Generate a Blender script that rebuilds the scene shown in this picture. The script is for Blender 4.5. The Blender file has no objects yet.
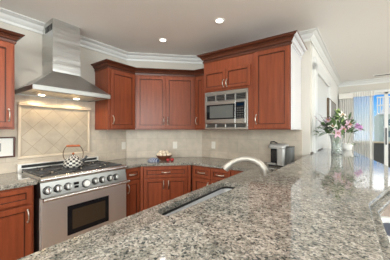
import bpy, bmesh, math, random
from mathutils import Vector, Matrix
R = math.radians
PI = math.pi
scene = bpy.context.scene
COL = scene.collection
rng = random.Random(7)

# ------------------------------------------------------------------ camera, world, sun, area lights, exposure
cam_d = bpy.data.cameras.new('camera')
cam = bpy.data.objects.new('camera', cam_d)
COL.objects.link(cam)
cam.location = (0, 0, 1.37)
cam.rotation_euler = (R(90), 0, R(35.98))
cam_d.sensor_width = 36
cam_d.lens = 36 * 213.5 / 390
cam_d.clip_start = 0.02
cam_d.clip_end = 3000
scene.camera = cam

scene.view_settings.view_transform = 'Standard'
scene.view_settings.look = 'None'
scene.view_settings.gamma = 1
scene.view_settings.use_curve_mapping = False
scene.view_settings.exposure = 0.42

world = bpy.data.worlds.new('sky')
scene.world = world
world.use_nodes = True
wn, wl = world.node_tree.nodes, world.node_tree.links
wn.clear()
w_tc = wn.new('ShaderNodeTexCoord')
w_sep = wn.new('ShaderNodeSeparateXYZ')
w_ramp = wn.new('ShaderNodeValToRGB')
w_bg = wn.new('ShaderNodeBackground')
w_out = wn.new('ShaderNodeOutputWorld')
wl.new(w_tc.outputs['Generated'], w_sep.inputs[0])
wl.new(w_sep.outputs['Z'], w_ramp.inputs[0])
cr = w_ramp.color_ramp
cr.elements[0].position = 0.0
cr.elements[0].color = (0.42, 0.48, 0.52, 1)
cr.elements[1].position = 1.0
cr.elements[1].color = (0.05, 0.20, 0.60, 1)
for p, c in ((0.03, (0.34, 0.45, 0.54, 1)), (0.065, (0.17, 0.37, 0.57, 1)), (0.12, (0.04, 0.23, 0.57, 1)), (0.15, (0.7, 0.78, 0.88, 1)), (0.18, (1.9, 1.92, 1.95, 1)), (0.5, (1.1, 1.15, 1.2, 1))):
    e = cr.elements.new(p)
    e.color = c
wl.new(w_ramp.outputs[0], w_bg.inputs[0])
w_bg.inputs[1].default_value = 1.3
wl.new(w_bg.outputs[0], w_out.inputs[0])


def light(name, kind, loc, rot, energy, color, **kw):
    d = bpy.data.lights.new(name, kind)
    d.energy = energy
    d.color = color
    for k, v in kw.items():
        setattr(d, k, v)
    o = bpy.data.objects.new(name, d)
    o.location = loc
    o.rotation_euler = rot
    COL.objects.link(o)
    return o


# unseen area lamps added as fill, behind and to the right of the camera
light('fill_light', 'AREA', (1.5, -3.55, 1.75), (R(90), 0, R(12)), 190, (0.93, 1.0, 0.99), shape='RECTANGLE', size=3.8, size_y=1.6)
light('fill_light', 'AREA', (4.2, 2.6, 1.7), (R(90), 0, R(90)), 135, (0.92, 1.0, 0.99), shape='RECTANGLE', size=5.5, size_y=1.7)
# ------------------------------------------------------------------ materials
MATS = {}


def pbsdf(name, color=(0.8, 0.8, 0.8), rough=0.5, metal=0.0, spec=0.5, coat=0.0, coat_rough=0.1):
    m = bpy.data.materials.new(name)
    m.use_nodes = True
    b = m.node_tree.nodes['Principled BSDF']
    b.inputs['Base Color'].default_value = (*color, 1)
    b.inputs['Roughness'].default_value = rough
    b.inputs['Metallic'].default_value = metal
    b.inputs['Specular IOR Level'].default_value = spec
    b.inputs['Coat Weight'].default_value = coat
    b.inputs['Coat Roughness'].default_value = coat_rough
    MATS[name] = m
    return m, m.node_tree.nodes, m.node_tree.links, b


def coords(n, l, scale=(1, 1, 1), rot=(0, 0, 0), kind='Object'):
    tc = n.new('ShaderNodeTexCoord')
    mp = n.new('ShaderNodeMapping')
    mp.inputs['Scale'].default_value = scale
    mp.inputs['Rotation'].default_value = rot
    l.new(tc.outputs[kind], mp.inputs[0])
    return mp.outputs[0]


def ramp(n, l, src, stops, interp='LINEAR'):
    r = n.new('ShaderNodeValToRGB')
    c = r.color_ramp
    c.interpolation = interp
    while len(c.elements) < len(stops):
        c.elements.new(0.5)
    for e, (p, col) in zip(c.elements, stops):
        e.position = p
        e.color = (*col, 1)
    l.new(src, r.inputs[0])
    return r.outputs[0]


def noise(n, l, vec, scale, detail=3, rough=0.5):
    t = n.new('ShaderNodeTexNoise')
    t.inputs['Scale'].default_value = scale
    t.inputs['Detail'].default_value = detail
    t.inputs['Roughness'].default_value = rough
    l.new(vec, t.inputs['Vector'])
    return t.outputs['Fac']


def mixc(n, l, fac, a, b, mode='MIX'):
    m = n.new('ShaderNodeMix')
    m.data_type = 'RGBA'
    m.blend_type = mode
    for sock, v in ((m.inputs[0], fac), (m.inputs[6], a), (m.inputs[7], b)):
        if isinstance(v, (int, float)):
            sock.default_value = v
        elif isinstance(v, tuple):
            sock.default_value = (*v, 1)
        else:
            l.new(v, sock)
    return m.outputs[2]


def bump(n, l, b, h, strength=0.2, dist=0.01):
    bp = n.new('ShaderNodeBump')
    bp.inputs['Strength'].default_value = strength
    bp.inputs['Distance'].default_value = dist
    l.new(h, bp.inputs['Height'])
    l.new(bp.outputs[0], b.inputs['Normal'])


def wood(name, lo, hi, rough=0.36, grain=(14, 14, 1.1), coat=0.15):
    m, n, l, b = pbsdf(name, hi, rough, spec=0.32, coat=coat, coat_rough=0.18)
    v = coords(n, l, grain)
    f = noise(n, l, v, 2.2, 5, 0.6)
    c = ramp(n, l, f, ((0.25, lo), (0.75, hi)))
    l.new(c, b.inputs['Base Color'])
    return m


CHERRY = wood('cherry_wood', (0.17, 0.039, 0.016), (0.275, 0.066, 0.026), coat=0.12)
GLAZE_SHADE = wood('dark_wood_glaze_shade', (0.05, 0.014, 0.007), (0.08, 0.022, 0.011))  # glaze on the door beads, also painted shade on the crowns
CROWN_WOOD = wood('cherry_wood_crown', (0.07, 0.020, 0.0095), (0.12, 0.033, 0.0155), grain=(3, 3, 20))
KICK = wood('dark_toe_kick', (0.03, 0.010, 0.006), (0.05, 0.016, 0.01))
FRAME_WOOD = wood('dark_frame_wood', (0.05, 0.015, 0.009), (0.09, 0.028, 0.016))
HANDLE_WOOD = wood('amber_handle_wood', (0.25, 0.06, 0.02), (0.38, 0.11, 0.04))

# granite: beige, grey and near-black crystals
GRANITE, n, l, b = pbsdf('granite', (0.4, 0.36, 0.3), 0.06, spec=0.55)
v = coords(n, l)
nz = noise(n, l, v, 30, 3, 0.6)
vm = n.new('ShaderNodeVectorMath')
vm.operation = 'MULTIPLY_ADD'
tn = n.new('ShaderNodeTexNoise')
tn.inputs['Scale'].default_value = 60
l.new(v, tn.inputs['Vector'])
vm.inputs[1].default_value = (0.007, 0.007, 0.007)
l.new(tn.outputs['Color'], vm.inputs[0])
l.new(v, vm.inputs[2])
vo = n.new('ShaderNodeTexVoronoi')
vo.inputs['Scale'].default_value = 165
l.new(vm.outputs[0], vo.inputs['Vector'])
sp = n.new('ShaderNodeSeparateColor')
l.new(vo.outputs['Color'], sp.inputs[0])
c1 = ramp(n, l, sp.outputs[0], ((0.0, (0.06, 0.068, 0.066)), (0.08, (0.15, 0.15, 0.14)), (0.24, (0.25, 0.228, 0.197)), (0.47, (0.33, 0.303, 0.262)), (0.80, (0.43, 0.405, 0.36))), 'CONSTANT')
patch = ramp(n, l, nz, ((0.34, (0.50, 0.52, 0.51)), (0.54, (1, 1, 1))))
c2 = mixc(n, l, 0.8, c1, patch, 'MULTIPLY')
vo2 = n.new('ShaderNodeTexVoronoi')
vo2.inputs['Scale'].default_value = 330
l.new(v, vo2.inputs['Vector'])
sp2 = n.new('ShaderNodeSeparateColor')
l.new(vo2.outputs['Color'], sp2.inputs[0])
fl = ramp(n, l, sp2.outputs[1], ((0, (0.35, 0.35, 0.35)), (0.15, (1, 1, 1))), 'CONSTANT')
c3 = mixc(n, l, 0.75, c2, fl, 'MULTIPLY')
big = ramp(n, l, noise(n, l, v, 11, 2, 0.5), ((0.38, (0.62, 0.66, 0.66)), (0.52, (1, 1, 1))))
l.new(mixc(n, l, 0.7, c3, big, 'MULTIPLY'), b.inputs['Base Color'])

STEEL, n, l, b = pbsdf('stainless_steel', (0.62, 0.61, 0.59), 0.30, 1.0)
v = coords(n, l, (2, 2, 160))
f = noise(n, l, v, 3, 2)
l.new(ramp(n, l, f, ((0.3, (0.50, 0.50, 0.49)), (0.7, (0.62, 0.62, 0.61)))), b.inputs['Base Color'])
wav = noise(n, l, coords(n, l, (0.6, 0.6, 7)), 1.6, 1)
bump(n, l, b, wav, 0.35, 0.02)
pbsdf('bright_steel', (0.75, 0.74, 0.72), 0.27, 1.0)
pbsdf('oven_steel', (0.84, 0.82, 0.79), 0.42, 0.9)
pbsdf('trim_steel', (0.36, 0.355, 0.34), 0.28, 1.0)
pbsdf('panel_steel', (0.34, 0.335, 0.32), 0.30, 1.0)
pbsdf('nickel', (0.55, 0.52, 0.47), 0.3, 1.0)
pbsdf('faucet_nickel', (0.40, 0.375, 0.335), 0.45, 0.7)
pbsdf('sink_steel', (0.72, 0.74, 0.76), 0.38, 0.85)
pbsdf('black_iron', (0.05, 0.05, 0.052), 0.27)
pbsdf('black_gloss', (0.010, 0.010, 0.012), 0.08, spec=0.25)
pbsdf('black_enamel', (0.03, 0.03, 0.032), 0.25)
pbsdf('oven_glass', (0.05, 0.035, 0.022), 0.06, spec=0.3)
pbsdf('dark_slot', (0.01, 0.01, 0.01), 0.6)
pbsdf('white_trim', (0.70, 0.70, 0.69), 0.35)
pbsdf('pale_gloss', (0.70, 0.70, 0.74), 0.12, coat=0.6, coat_rough=0.05)
pbsdf('door_paint', (0.56, 0.56, 0.55), 0.4)
pbsdf('ceiling_paint', (0.86, 0.845, 0.82), 0.75)
WALLP, n, l, b = pbsdf('greige_paint', (0.60, 0.565, 0.51), 0.7)
pbsdf('white_plastic', (0.82, 0.81, 0.78), 0.3)
pbsdf('almond_plastic', (0.76, 0.72, 0.65), 0.35)
pbsdf('white_paper', (0.85, 0.84, 0.80), 0.8)
pbsdf('ink', (0.03, 0.03, 0.03), 0.8)
pbsdf('grey_print', (0.42, 0.42, 0.40), 0.6)
pbsdf('blue_screen', (0.05, 0.05, 0.052), 0.3)
pbsdf('dark_steel', (0.22, 0.22, 0.21), 0.35, 0.8)
pbsdf('white_ceramic', (0.85, 0.84, 0.82), 0.15, coat=0.4)
pbsdf('brown_bowl', (0.16, 0.055, 0.025), 0.35)
pbsdf('cream_ball', (0.74, 0.63, 0.48), 0.6)
pbsdf('red_skin', (0.33, 0.022, 0.024), 0.25)
pbsdf('stem_brown', (0.10, 0.06, 0.03), 0.7)
pbsdf('leaf_green', (0.14, 0.23, 0.09), 0.45)
pbsdf('dark_leaf', (0.085, 0.14, 0.075), 0.45)
pbsdf('bud_green', (0.42, 0.55, 0.22), 0.5)
pbsdf('lily_pink', (0.60, 0.40, 0.49), 0.5)
pbsdf('lily_white', (0.86, 0.84, 0.74), 0.5)
pbsdf('sprig_mauve', (0.30, 0.20, 0.28), 0.6)
pbsdf('pollen', (0.45, 0.17, 0.03), 0.7)
pbsdf('orchid_purple', (0.42, 0.18, 0.40), 0.5)
pbsdf('silver_plastic', (0.42, 0.42, 0.41), 0.32, 0.35)
pbsdf('coffee_brown', (0.08, 0.045, 0.03), 0.3)
pbsdf('navy_leather', (0.018, 0.03, 0.075), 0.4)
pbsdf('cream_paint', (0.77, 0.76, 0.73), 0.35)
pbsdf('balcony_dark', (0.045, 0.045, 0.042), 0.5)
pbsdf('sand', (0.55, 0.44, 0.30), 0.9)
pbsdf('sea', (0.16, 0.36, 0.46), 0.25)
pbsdf('stucco', (0.36, 0.42, 0.37), 0.8)
pbsdf('stucco_white', (0.62, 0.62, 0.60), 0.8)
pbsdf('far_glass', (0.10, 0.15, 0.16), 0.15)
pbsdf('grey_fabric', (0.66, 0.645, 0.62), 0.85)
pbsdf('art_grey', (0.22, 0.205, 0.185), 0.6)
pbsdf('white_fabric', (0.75, 0.73, 0.69), 0.85)

# blue-and-white striped cloth
_, n, l, b = pbsdf('blue_stripe', (0.2, 0.25, 0.4), 0.8)
v = coords(n, l, (1, 1, 1), (0, 0, R(30)))
wv = n.new('ShaderNodeTexWave')
wv.inputs['Scale'].default_value = 14
wv.inputs['Distortion'].default_value = 3
l.new(v, wv.inputs['Vector'])
l.new(ramp(n, l, wv.outputs['Fac'], ((0.5, (0.035, 0.055, 0.13)), (0.85, (0.45, 0.48, 0.54)))), b.inputs['Base Color'])

# hardwood floor
_, n, l, b = pbsdf('hardwood', (0.3, 0.17, 0.1), 0.28)
v = coords(n, l, (1, 1, 1), (0, 0, R(90)))
br = n.new('ShaderNodeTexBrick')
br.inputs['Color1'].default_value = (0.40, 0.28, 0.19, 1)
br.inputs['Color2'].default_value = (0.33, 0.225, 0.15, 1)
br.inputs['Mortar'].default_value = (0.10, 0.05, 0.03, 1)
br.inputs['Scale'].default_value = 1
br.inputs['Mortar Size'].default_value = 0.002
br.inputs['Brick Width'].default_value = 1.3
br.inputs['Row Height'].default_value = 0.09
l.new(v, br.inputs['Vector'])
l.new(br.outputs['Color'], b.inputs['Base Color'])


def tile_mat(name, c1, c2, mortar, w, h, rot, msize, grout_bump=0.25, offset=0.5, along='y'):
    m, n, l, b = pbsdf(name, c1, 0.42)
    tc = n.new('ShaderNodeTexCoord')
    sp = n.new('ShaderNodeSeparateXYZ')
    cb = n.new('ShaderNodeCombineXYZ')
    l.new(tc.outputs['Object'], sp.inputs[0])
    l.new(sp.outputs['X'], cb.inputs[0])
    l.new(sp.outputs['Z'], cb.inputs[1])
    mp = n.new('ShaderNodeMapping')
    mp.inputs['Rotation'].default_value = (0, 0, rot)
    l.new(cb.outputs[0], mp.inputs[0])
    br = n.new('ShaderNodeTexBrick')
    br.offset = offset
    br.inputs['Color1'].default_value = (*c1, 1)
    br.inputs['Color2'].default_value = (*c2, 1)
    br.inputs['Mortar'].default_value = (*mortar, 1)
    br.inputs['Scale'].default_value = 1
    br.inputs['Mortar Size'].default_value = msize
    br.inputs['Mortar Smooth'].default_value = 0.3
    br.inputs['Bias'].default_value = 0
    br.inputs['Brick Width'].default_value = w
    br.inputs['Row Height'].default_value = h
    l.new(mp.outputs[0], br.inputs['Vector'])
    f = noise(n, l, tc.outputs['Object'], 9, 4, 0.6)
    mot = ramp(n, l, f, ((0.3, (0.84, 0.84, 0.84)), (0.7, (1.06, 1.05, 1.03))))
    c = mixc(n, l, 1.0, br.outputs['Color'], mot, 'MULTIPLY')
    l.new(c, b.inputs['Base Color'])
    return m


TILE = tile_mat('backsplash_tile', (0.60, 0.525, 0.435), (0.51, 0.44, 0.36), (0.47, 0.40, 0.325), 0.33, 0.205, 0, 0.003)
DIAMOND = tile_mat('diamond_tile', (0.45, 0.385, 0.30), (0.40, 0.345, 0.27), (0.29, 0.235, 0.17), 0.152, 0.152, R(45), 0.0026, offset=0.0)
pbsdf('tile_moulding', (0.55, 0.47, 0.37), 0.4)

# black-and-white checked enamel of the kettle
_, n, l, b = pbsdf('check_enamel', (0.8, 0.8, 0.8), 0.15)
tc = n.new('ShaderNodeTexCoord')
sp = n.new('ShaderNodeSeparateXYZ')
l.new(tc.outputs['Object'], sp.inputs[0])
at = n.new('ShaderNodeMath')
at.operation = 'ARCTAN2'
l.new(sp.outputs['Y'], at.inputs[0])
l.new(sp.outputs['X'], at.inputs[1])
mu = n.new('ShaderNodeMath')
mu.operation = 'MULTIPLY'
mu.inputs[1].default_value = 20 / (2 * PI)
l.new(at.outputs[0], mu.inputs[0])
mz = n.new('ShaderNodeMath')
mz.operation = 'MULTIPLY'
mz.inputs[1].default_value = 1 / 0.0195
l.new(sp.outputs['Z'], mz.inputs[0])
cb = n.new('ShaderNodeCombineXYZ')
l.new(mu.outputs[0], cb.inputs[0])
l.new(mz.outputs[0], cb.inputs[1])
cb.inputs[2].default_value = 0.5
ck = n.new('ShaderNodeTexChecker')
ck.inputs['Scale'].default_value = 1
ck.inputs['Color1'].default_value = (0.02, 0.02, 0.025, 1)
ck.inputs['Color2'].default_value = (0.52, 0.50, 0.45, 1)
l.new(cb.outputs[0], ck.inputs['Vector'])
l.new(ck.outputs['Color'], b.inputs['Base Color'])


def glassy(name, tint, fresnel=1.45, haze=None, haze_fac=0.0):
    m = bpy.data.materials.new(name)
    m.use_nodes = True
    n, l = m.node_tree.nodes, m.node_tree.links
    n.clear()
    out = n.new('ShaderNodeOutputMaterial')
    tr = n.new('ShaderNodeBsdfTransparent')
    tr.inputs[0].default_value = (*tint, 1)
    gl = n.new('ShaderNodeBsdfGlossy')
    gl.inputs['Roughness'].default_value = 0.03
    fr = n.new('ShaderNodeFresnel')
    fr.inputs[0].default_value = fresnel
    mx = n.new('ShaderNodeMixShader')
    l.new(fr.outputs[0], mx.inputs[0])
    l.new(tr.outputs[0], mx.inputs[1])
    l.new(gl.outputs[0], mx.inputs[2])
    last = mx.outputs[0]
    if haze:
        df = n.new('ShaderNodeBsdfDiffuse')
        df.inputs[0].default_value = (*haze, 1)
        tl = n.new('ShaderNodeBsdfTranslucent')
        tl.inputs[0].default_value = (*haze, 1)
        ad = n.new('ShaderNodeMixShader')
        ad.inputs[0].default_value = 0.5
        l.new(df.outputs[0], ad.inputs[1])
        l.new(tl.outputs[0], ad.inputs[2])
        m2 = n.new('ShaderNodeMixShader')
        m2.inputs[0].default_value = haze_fac
        l.new(last, m2.inputs[1])
        l.new(ad.outputs[0], m2.inputs[2])
        last = m2.outputs[0]
    l.new(last, out.inputs[0])
    MATS[name] = m
    return m


glassy('clear_glass', (0.97, 0.98, 0.98), 1.06)
glassy('vase_glass', (0.95, 0.97, 0.96), 1.4, (0.90, 0.92, 0.91), 0.22)
glassy('smoked_plastic', (0.6, 0.62, 0.62), 1.45, (0.35, 0.36, 0.36), 0.5)
glassy('sheer_fabric', (1, 1, 1), 1.0, (0.88, 0.86, 0.80), 0.34)


def emit(name, color, strength):
    m = bpy.data.materials.new(name)
    m.use_nodes = True
    n, l = m.node_tree.nodes, m.node_tree.links
    n.clear()
    out = n.new('ShaderNodeOutputMaterial')
    e = n.new('ShaderNodeEmission')
    e.inputs[0].default_value = (*color, 1)
    e.inputs[1].default_value = strength
    l.new(e.outputs[0], out.inputs[0])
    MATS[name] = m


emit('lamp_glow', (1, 0.95, 0.86), 4)
emit('hood_lamp_glow', (1, 0.85, 0.6), 9)
emit('display_glow', (0.10, 0.35, 0.75), 0.03)
M = MATS


# ------------------------------------------------------------------ geometry helpers
class B:
    """collects shapes, in the coordinates of the thing they belong to"""

    def __init__(self):
        self.bm = bmesh.new()

    def poly(self, pts, faces):
        vs = [self.bm.verts.new(p) for p in pts]
        for f in faces:
            try:
                self.bm.faces.new([vs[i] for i in f])
            except ValueError:
                pass
        return vs

    def box(self, x0, x1, y0, y1, z0, z1, mat=None):
        p = [Vector((x, y, z)) for z in (z0, z1) for y in (y0, y1) for x in (x0, x1)]
        if mat:
            p = [mat @ q for q in p]
        self.poly(p, [(0, 2, 3, 1), (4, 5, 7, 6), (0, 1, 5, 4), (2, 6, 7, 3), (0, 4, 6, 2), (1, 3, 7, 5)])
        return self

    def hexa(self, bottom, top):
        """eight corners: bottom four then top four, both anticlockwise"""
        self.poly(list(bottom) + list(top), [(3, 2, 1, 0), (4, 5, 6, 7), (0, 1, 5, 4), (1, 2, 6, 5), (2, 3, 7, 6), (3, 0, 4, 7)])
        return self

    def loops(self, rings, cap0=True, cap1=True, closed=True):
        n = len(rings[0])
        vs = [[self.bm.verts.new(p) for p in r] for r in rings]
        for a, c in zip(vs, vs[1:]):
            for i in range(n if closed else n - 1):
                j = (i + 1) % n
                self.bm.faces.new((a[i], a[j], c[j], c[i]))
        if cap0:
            self.bm.faces.new(vs[0][::-1])
        if cap1:
            self.bm.faces.new(vs[-1])
        return self

    def tube(self, pts, r, n=10, cap=True):
        pts = [Vector(p) for p in pts]
        rs = r if isinstance(r, (list, tuple)) else [r] * len(pts)
        t0 = (pts[1] - pts[0]).normalized()
        up = Vector((0, 0, 1)) if abs(t0.z) < 0.9 else Vector((1, 0, 0))
        nrm = t0.cross(up).normalized()
        rings = []
        for i, p in enumerate(pts):
            if i == 0:
                t = t0
            elif i == len(pts) - 1:
                t = (pts[i] - pts[i - 1]).normalized()
            else:
                t = ((pts[i + 1] - pts[i]).normalized() + (pts[i] - pts[i - 1]).normalized()).normalized()
            nrm = (nrm - t * nrm.dot(t)).normalized()
            bn = t.cross(nrm)
            rings.append([p + (nrm * math.cos(2 * PI * k / n) + bn * math.sin(2 * PI * k / n)) * rs[i] for k in range(n)])
        return self.loops(rings, cap, cap)

    def cyl(self, p0, p1, r0, r1=None, n=20):
        return self.tube([p0, p1], [r0, r0 if r1 is None else r1], n)

    def lathe(self, prof, c=(0, 0, 0), n=28, cap0=True, cap1=True):
        rings = [[Vector((c[0] + r * math.cos(2 * PI * k / n), c[1] + r * math.sin(2 * PI * k / n), c[2] + z)) for k in range(n)] for r, z in prof]
        return self.loops(rings, cap0, cap1)

    def ball(self, c, r, n=14, m=8):
        rx, ry, rz = r if isinstance(r, tuple) else (r, r, r)
        prof = [(math.sin(PI * i / m), -math.cos(PI * i / m)) for i in range(m + 1)]
        prof[0] = (0.02, -1)
        prof[-1] = (0.02, 1)
        rings = [[Vector((c[0] + a * rx * math.cos(2 * PI * k / n), c[1] + a * ry * math.sin(2 * PI * k / n), c[2] + z * rz)) for k in range(n)] for a, z in prof]
        return self.loops(rings)

    def slab(self, outer, z0, z1, holes=()):
        """flat slab with holes, by filling the outline and extruding it"""
        bm2 = bmesh.new()
        for loop in [outer] + list(holes):
            vs = [bm2.verts.new((p[0], p[1], z0)) for p in loop]
            for i in range(len(vs)):
                bm2.edges.new((vs[i], vs[(i + 1) % len(vs)]))
        bmesh.ops.triangle_fill(bm2, use_beauty=True, use_dissolve=False, edges=bm2.edges[:])
        g = bmesh.ops.extrude_face_region(bm2, geom=bm2.faces[:])
        for e in g['geom']:
            if isinstance(e, bmesh.types.BMVert):
                e.co.z = z1
        me = bpy.data.meshes.new('tmp')
        bm2.to_mesh(me)
        bm2.free()
        self.bm.from_mesh(me)
        bpy.data.meshes.remove(me)
        return self


def finish(name, g, mat, parent=None, smooth=False, bevel=0, seg=2, world=False, angle=40):
    bm = g.bm
    if world and parent is not None:
        rt = parent
        while rt.parent:
            rt = rt.parent
        bm.transform(rt.matrix_basis.inverted())
    bmesh.ops.remove_doubles(bm, verts=bm.verts[:], dist=1e-5)
    bmesh.ops.recalc_face_normals(bm, faces=bm.faces[:])
    me = bpy.data.meshes.new(name)
    bm.to_mesh(me)
    bm.free()
    me.materials.append(mat if not isinstance(mat, str) else M[mat])
    if smooth:
        me.shade_smooth()
        try:
            me.set_sharp_from_angle(angle=R(angle))
        except Exception:
            pass
    o = bpy.data.objects.new(name, me)
    COL.objects.link(o)
    if parent is not None:
        o.parent = parent
    if bevel:
        md = o.modifiers.new('edge', 'BEVEL')
        md.width = bevel
        md.segments = seg
        md.limit_method = 'ANGLE'
        md.angle_limit = R(35)
    return o


def tag(o, label, cat, group=None):
    o['label'] = label
    o['category'] = cat
    if group:
        o['group'] = group
    return o


def thing(name, label, cat, loc=(0, 0, 0), rz=0.0, group=None):
    o = bpy.data.objects.new(name, None)
    o.empty_display_size = 0.1
    o.location = loc
    o.rotation_euler = (0, 0, rz)
    COL.objects.link(o)
    return tag(o, label, cat, group)


def struct(name, g, mat, parent=None, **kw):
    o = finish(name, g, mat, parent, **kw)
    if parent is None:
        o['kind'] = 'structure'
    return o


def dup(root, loc, rz, label, group=None):
    r = root.copy()
    COL.objects.link(r)
    r.location = loc
    r.rotation_euler = (0, 0, rz)
    r['label'] = label
    if group:
        r['group'] = group
    for ch in list(root.children):
        c = ch.copy()
        COL.objects.link(c)
        c.parent = r
        for gch in list(ch.children):
            d = gch.copy()
            COL.objects.link(d)
            d.parent = c
    return r


def sweep(path, prof, side=1, dark=()):
    """mitred moulding along a flat path; prof = (outward, z); outward is to the right of travel. One B per leg."""
    pts = [Vector((p[0], p[1])) for p in path]
    dirs = [(q - p).normalized() for p, q in zip(pts, pts[1:])]
    out = []
    for i in range(len(dirs)):
        ends = []
        for k in (i, i + 1):
            dn = dirs[i]
            nr = Vector((dn.y, -dn.x)) * side
            if k == 0 or k == len(pts) - 1:
                mit = nr
            else:
                d2 = dirs[k - 1] if k == i else dirs[k]
                n2 = Vector((d2.y, -d2.x)) * side
                mit = (nr + n2).normalized()
                mit = mit / max(0.2, mit.dot(nr))
            ends.append([Vector((pts[k].x + mit.x * o, pts[k].y + mit.y * o, z)) for o, z in prof])
        g = B()
        g.loops(ends)
        n_ = len(prof)
        g.bm.faces.ensure_lookup_table()
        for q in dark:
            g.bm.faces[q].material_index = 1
        out.append(g)
    return out


# ------------------------------------------------------------------ the room
CZ = 2.61
WX, WY = -2.95, 3.05                  # range wall and microwave wall
DA, DB = (-2.95, 2.16), (-2.06, 3.05)  # the diagonal corner wall
PC = (-0.41, 3.05)                     # outer corner of the microwave wall
FC = (-0.25, 6.8)                      # corner with the far window wall
struct('floor', B().box(-3.1, 4.6, -4.1, 6.95, -0.1, 0.0), 'hardwood')
struct('ceiling', B().box(-3.1, 4.6, -4.1, 6.95, CZ, CZ + 0.1), 'ceiling_paint')
struct('wall_left', B().slab([(-3.1, -4.1), (WX, -4.1), (WX, 2.16), (-3.1, 2.16)], 0, CZ), 'greige_paint')
struct('wall_corner', B().slab([DA, DB, (-2.06, 3.2), (-3.1, 3.2), (-3.1, 2.16)], 0, CZ), 'greige_paint')
struct('wall_back', B().slab([(-2.06, 3.05), PC, (-0.41, 3.2), (-2.06, 3.2)], 0, CZ), 'greige_paint')
wdir = (Vector((FC[0], FC[1])) - Vector(PC))
WALLY = lambda t: (PC[0] + wdir.x * t, PC[1] + wdir.y * t)


def right_x(y):
    return PC[0] + wdir.x * (y - PC[1]) / wdir.y


struct('wall_partition', B().slab([(-0.409, 3.2), (right_x(3.2), 3.2), FC, (-0.55, 6.8), (-0.55, 3.2)], 0, CZ), 'cream_paint')
fw = B()
fw.box(-0.6, 0.02, 6.8, 6.95, 0, CZ)
fw.box(0.02, 2.72, 6.8, 6.95, 2.29, CZ)
fw.box(2.72, 4.6, 6.8, 6.95, 0, CZ)
struct('wall_far', fw, 'greige_paint')
struct('wall_right', B().box(4.5, 4.6, -4.1, 6.8, 0, CZ), 'greige_paint')
struct('wall_rear', B().box(-2.95, 4.5, -4.1, -4.0, 0, CZ), 'greige_paint')

# ceiling moulding
prof = [(0, CZ - 0.110), (0.014, CZ - 0.110), (0.016, CZ - 0.094), (0.007, CZ - 0.090), (0.010, CZ - 0.078), (0.026, CZ - 0.066), (0.038, CZ - 0.050), (0.044, CZ - 0.036), (0.036, CZ - 0.033), (0.040, CZ - 0.026), (0.068, CZ - 0.020), (0.078, CZ - 0.012), (0.094, CZ - 0.012), (0.094, CZ - 0.0005), (0, CZ - 0.0005)]
for i, g in enumerate(sweep([(WX, -4.0), DA, DB, PC, FC, (4.5, 6.8)], prof)):
    struct('trim_%d' % (i + 1), g, 'white_trim', smooth=True, angle=30)

# backsplash tile skins on the three kitchen walls
def wall_skin(name, p, q, spans, mat, th=0.008):
    """tile skin on the wall line p-q (room on the right of travel); spans = (s0, s1, z0, z1) along the line"""
    p, q = Vector(p), Vector(q)
    d = (q - p).normalized()
    g = B()
    for s0, s1, z0, z1 in spans:
        g.box(s0, s1, -th, 0.0005, z0, z1)
    o = finish(name, g, mat)
    o.location = (p.x, p.y, 0)
    o.rotation_euler = (0, 0, math.atan2(d.y, d.x))
    o['kind'] = 'structure'
    return o


# s on the range wall = Y + 1
wall_skin('wall_left_tile', (WX, -1), DA, [(0, 1.70, 0.914, 1.372), (1.70, 2.62, 0.914, 1.80), (2.62, 3.16, 0.914, 1.372)], TILE)
wall_skin('wall_corner_tile', DA, DB, [(0, 1.2586, 0.914, 1.372)], TILE)
wall_skin('wall_back_tile', DB, PC, [(0, 1.56, 0.914, 1.372)], TILE)

# framed diamond tile panel behind the range
NY0, NY1, NZ0, NZ1 = 0.775, 1.52, 1.075, 1.64
g = B().box(0, NY1 - NY0, -0.013, 0.0, 0, NZ1 - NZ0)
o = finish('wall_left_tile_panel', g, DIAMOND)
o.location = (WX, NY0, NZ0)
o.rotation_euler = (0, 0, R(90))
o['kind'] = 'structure'
fm = B()
for y0, y1, z0, z1 in ((NY0 - 0.028, NY1 + 0.028, NZ1 - 0.002, NZ1 + 0.036), (NY0 - 0.028, NY1 + 0.028, NZ0 - 0.028, NZ0 + 0.002), (NY0 - 0.028, NY0 + 0.002, NZ0, NZ1), (NY1 - 0.002, NY1 + 0.028, NZ0, NZ1)):
    fm.box(WX + 0.004, WX + (0.050 if z0 > NZ1 - 0.01 else 0.030), y0, y1, z0, z1)
struct('trim_6', fm, 'tile_moulding', bevel=0.009, seg=3)

# doorway casing with its door on the partition wall
def on_partition(s0, s1, d0, d1, z0, z1, g):
    """box along the partition wall: s along it from the corner, d out into the room"""
    u = wdir.normalized()
    nn = Vector((u.y, -u.x))
    P = lambda s, d, z: Vector((PC[0] + u.x * s + nn.x * d, PC[1] + u.y * s + nn.y * d, z))
    g.hexa([P(s0, d0, z0), P(s1, d0, z0), P(s1, d1, z0), P(s0, d1, z0)], [P(s0, d0, z1), P(s1, d0, z1), P(s1, d1, z1), P(s0, d1, z1)])


cs = B()
on_partition(0.16, 0.34, 0.0, 0.035, 0, 2.27, cs)
on_partition(1.66, 1.84, 0.0, 0.035, 0, 2.27, cs)
on_partition(0.16, 1.84, 0.0, 0.035, 2.17, 2.34, cs)
struct('trim_7', cs, 'white_trim', bevel=0.005)
dl = B()
on_partition(0.34, 1.66, 0.0, 0.006, 0.01, 2.17, dl)
struct('door_2', dl, 'door_paint')

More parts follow.
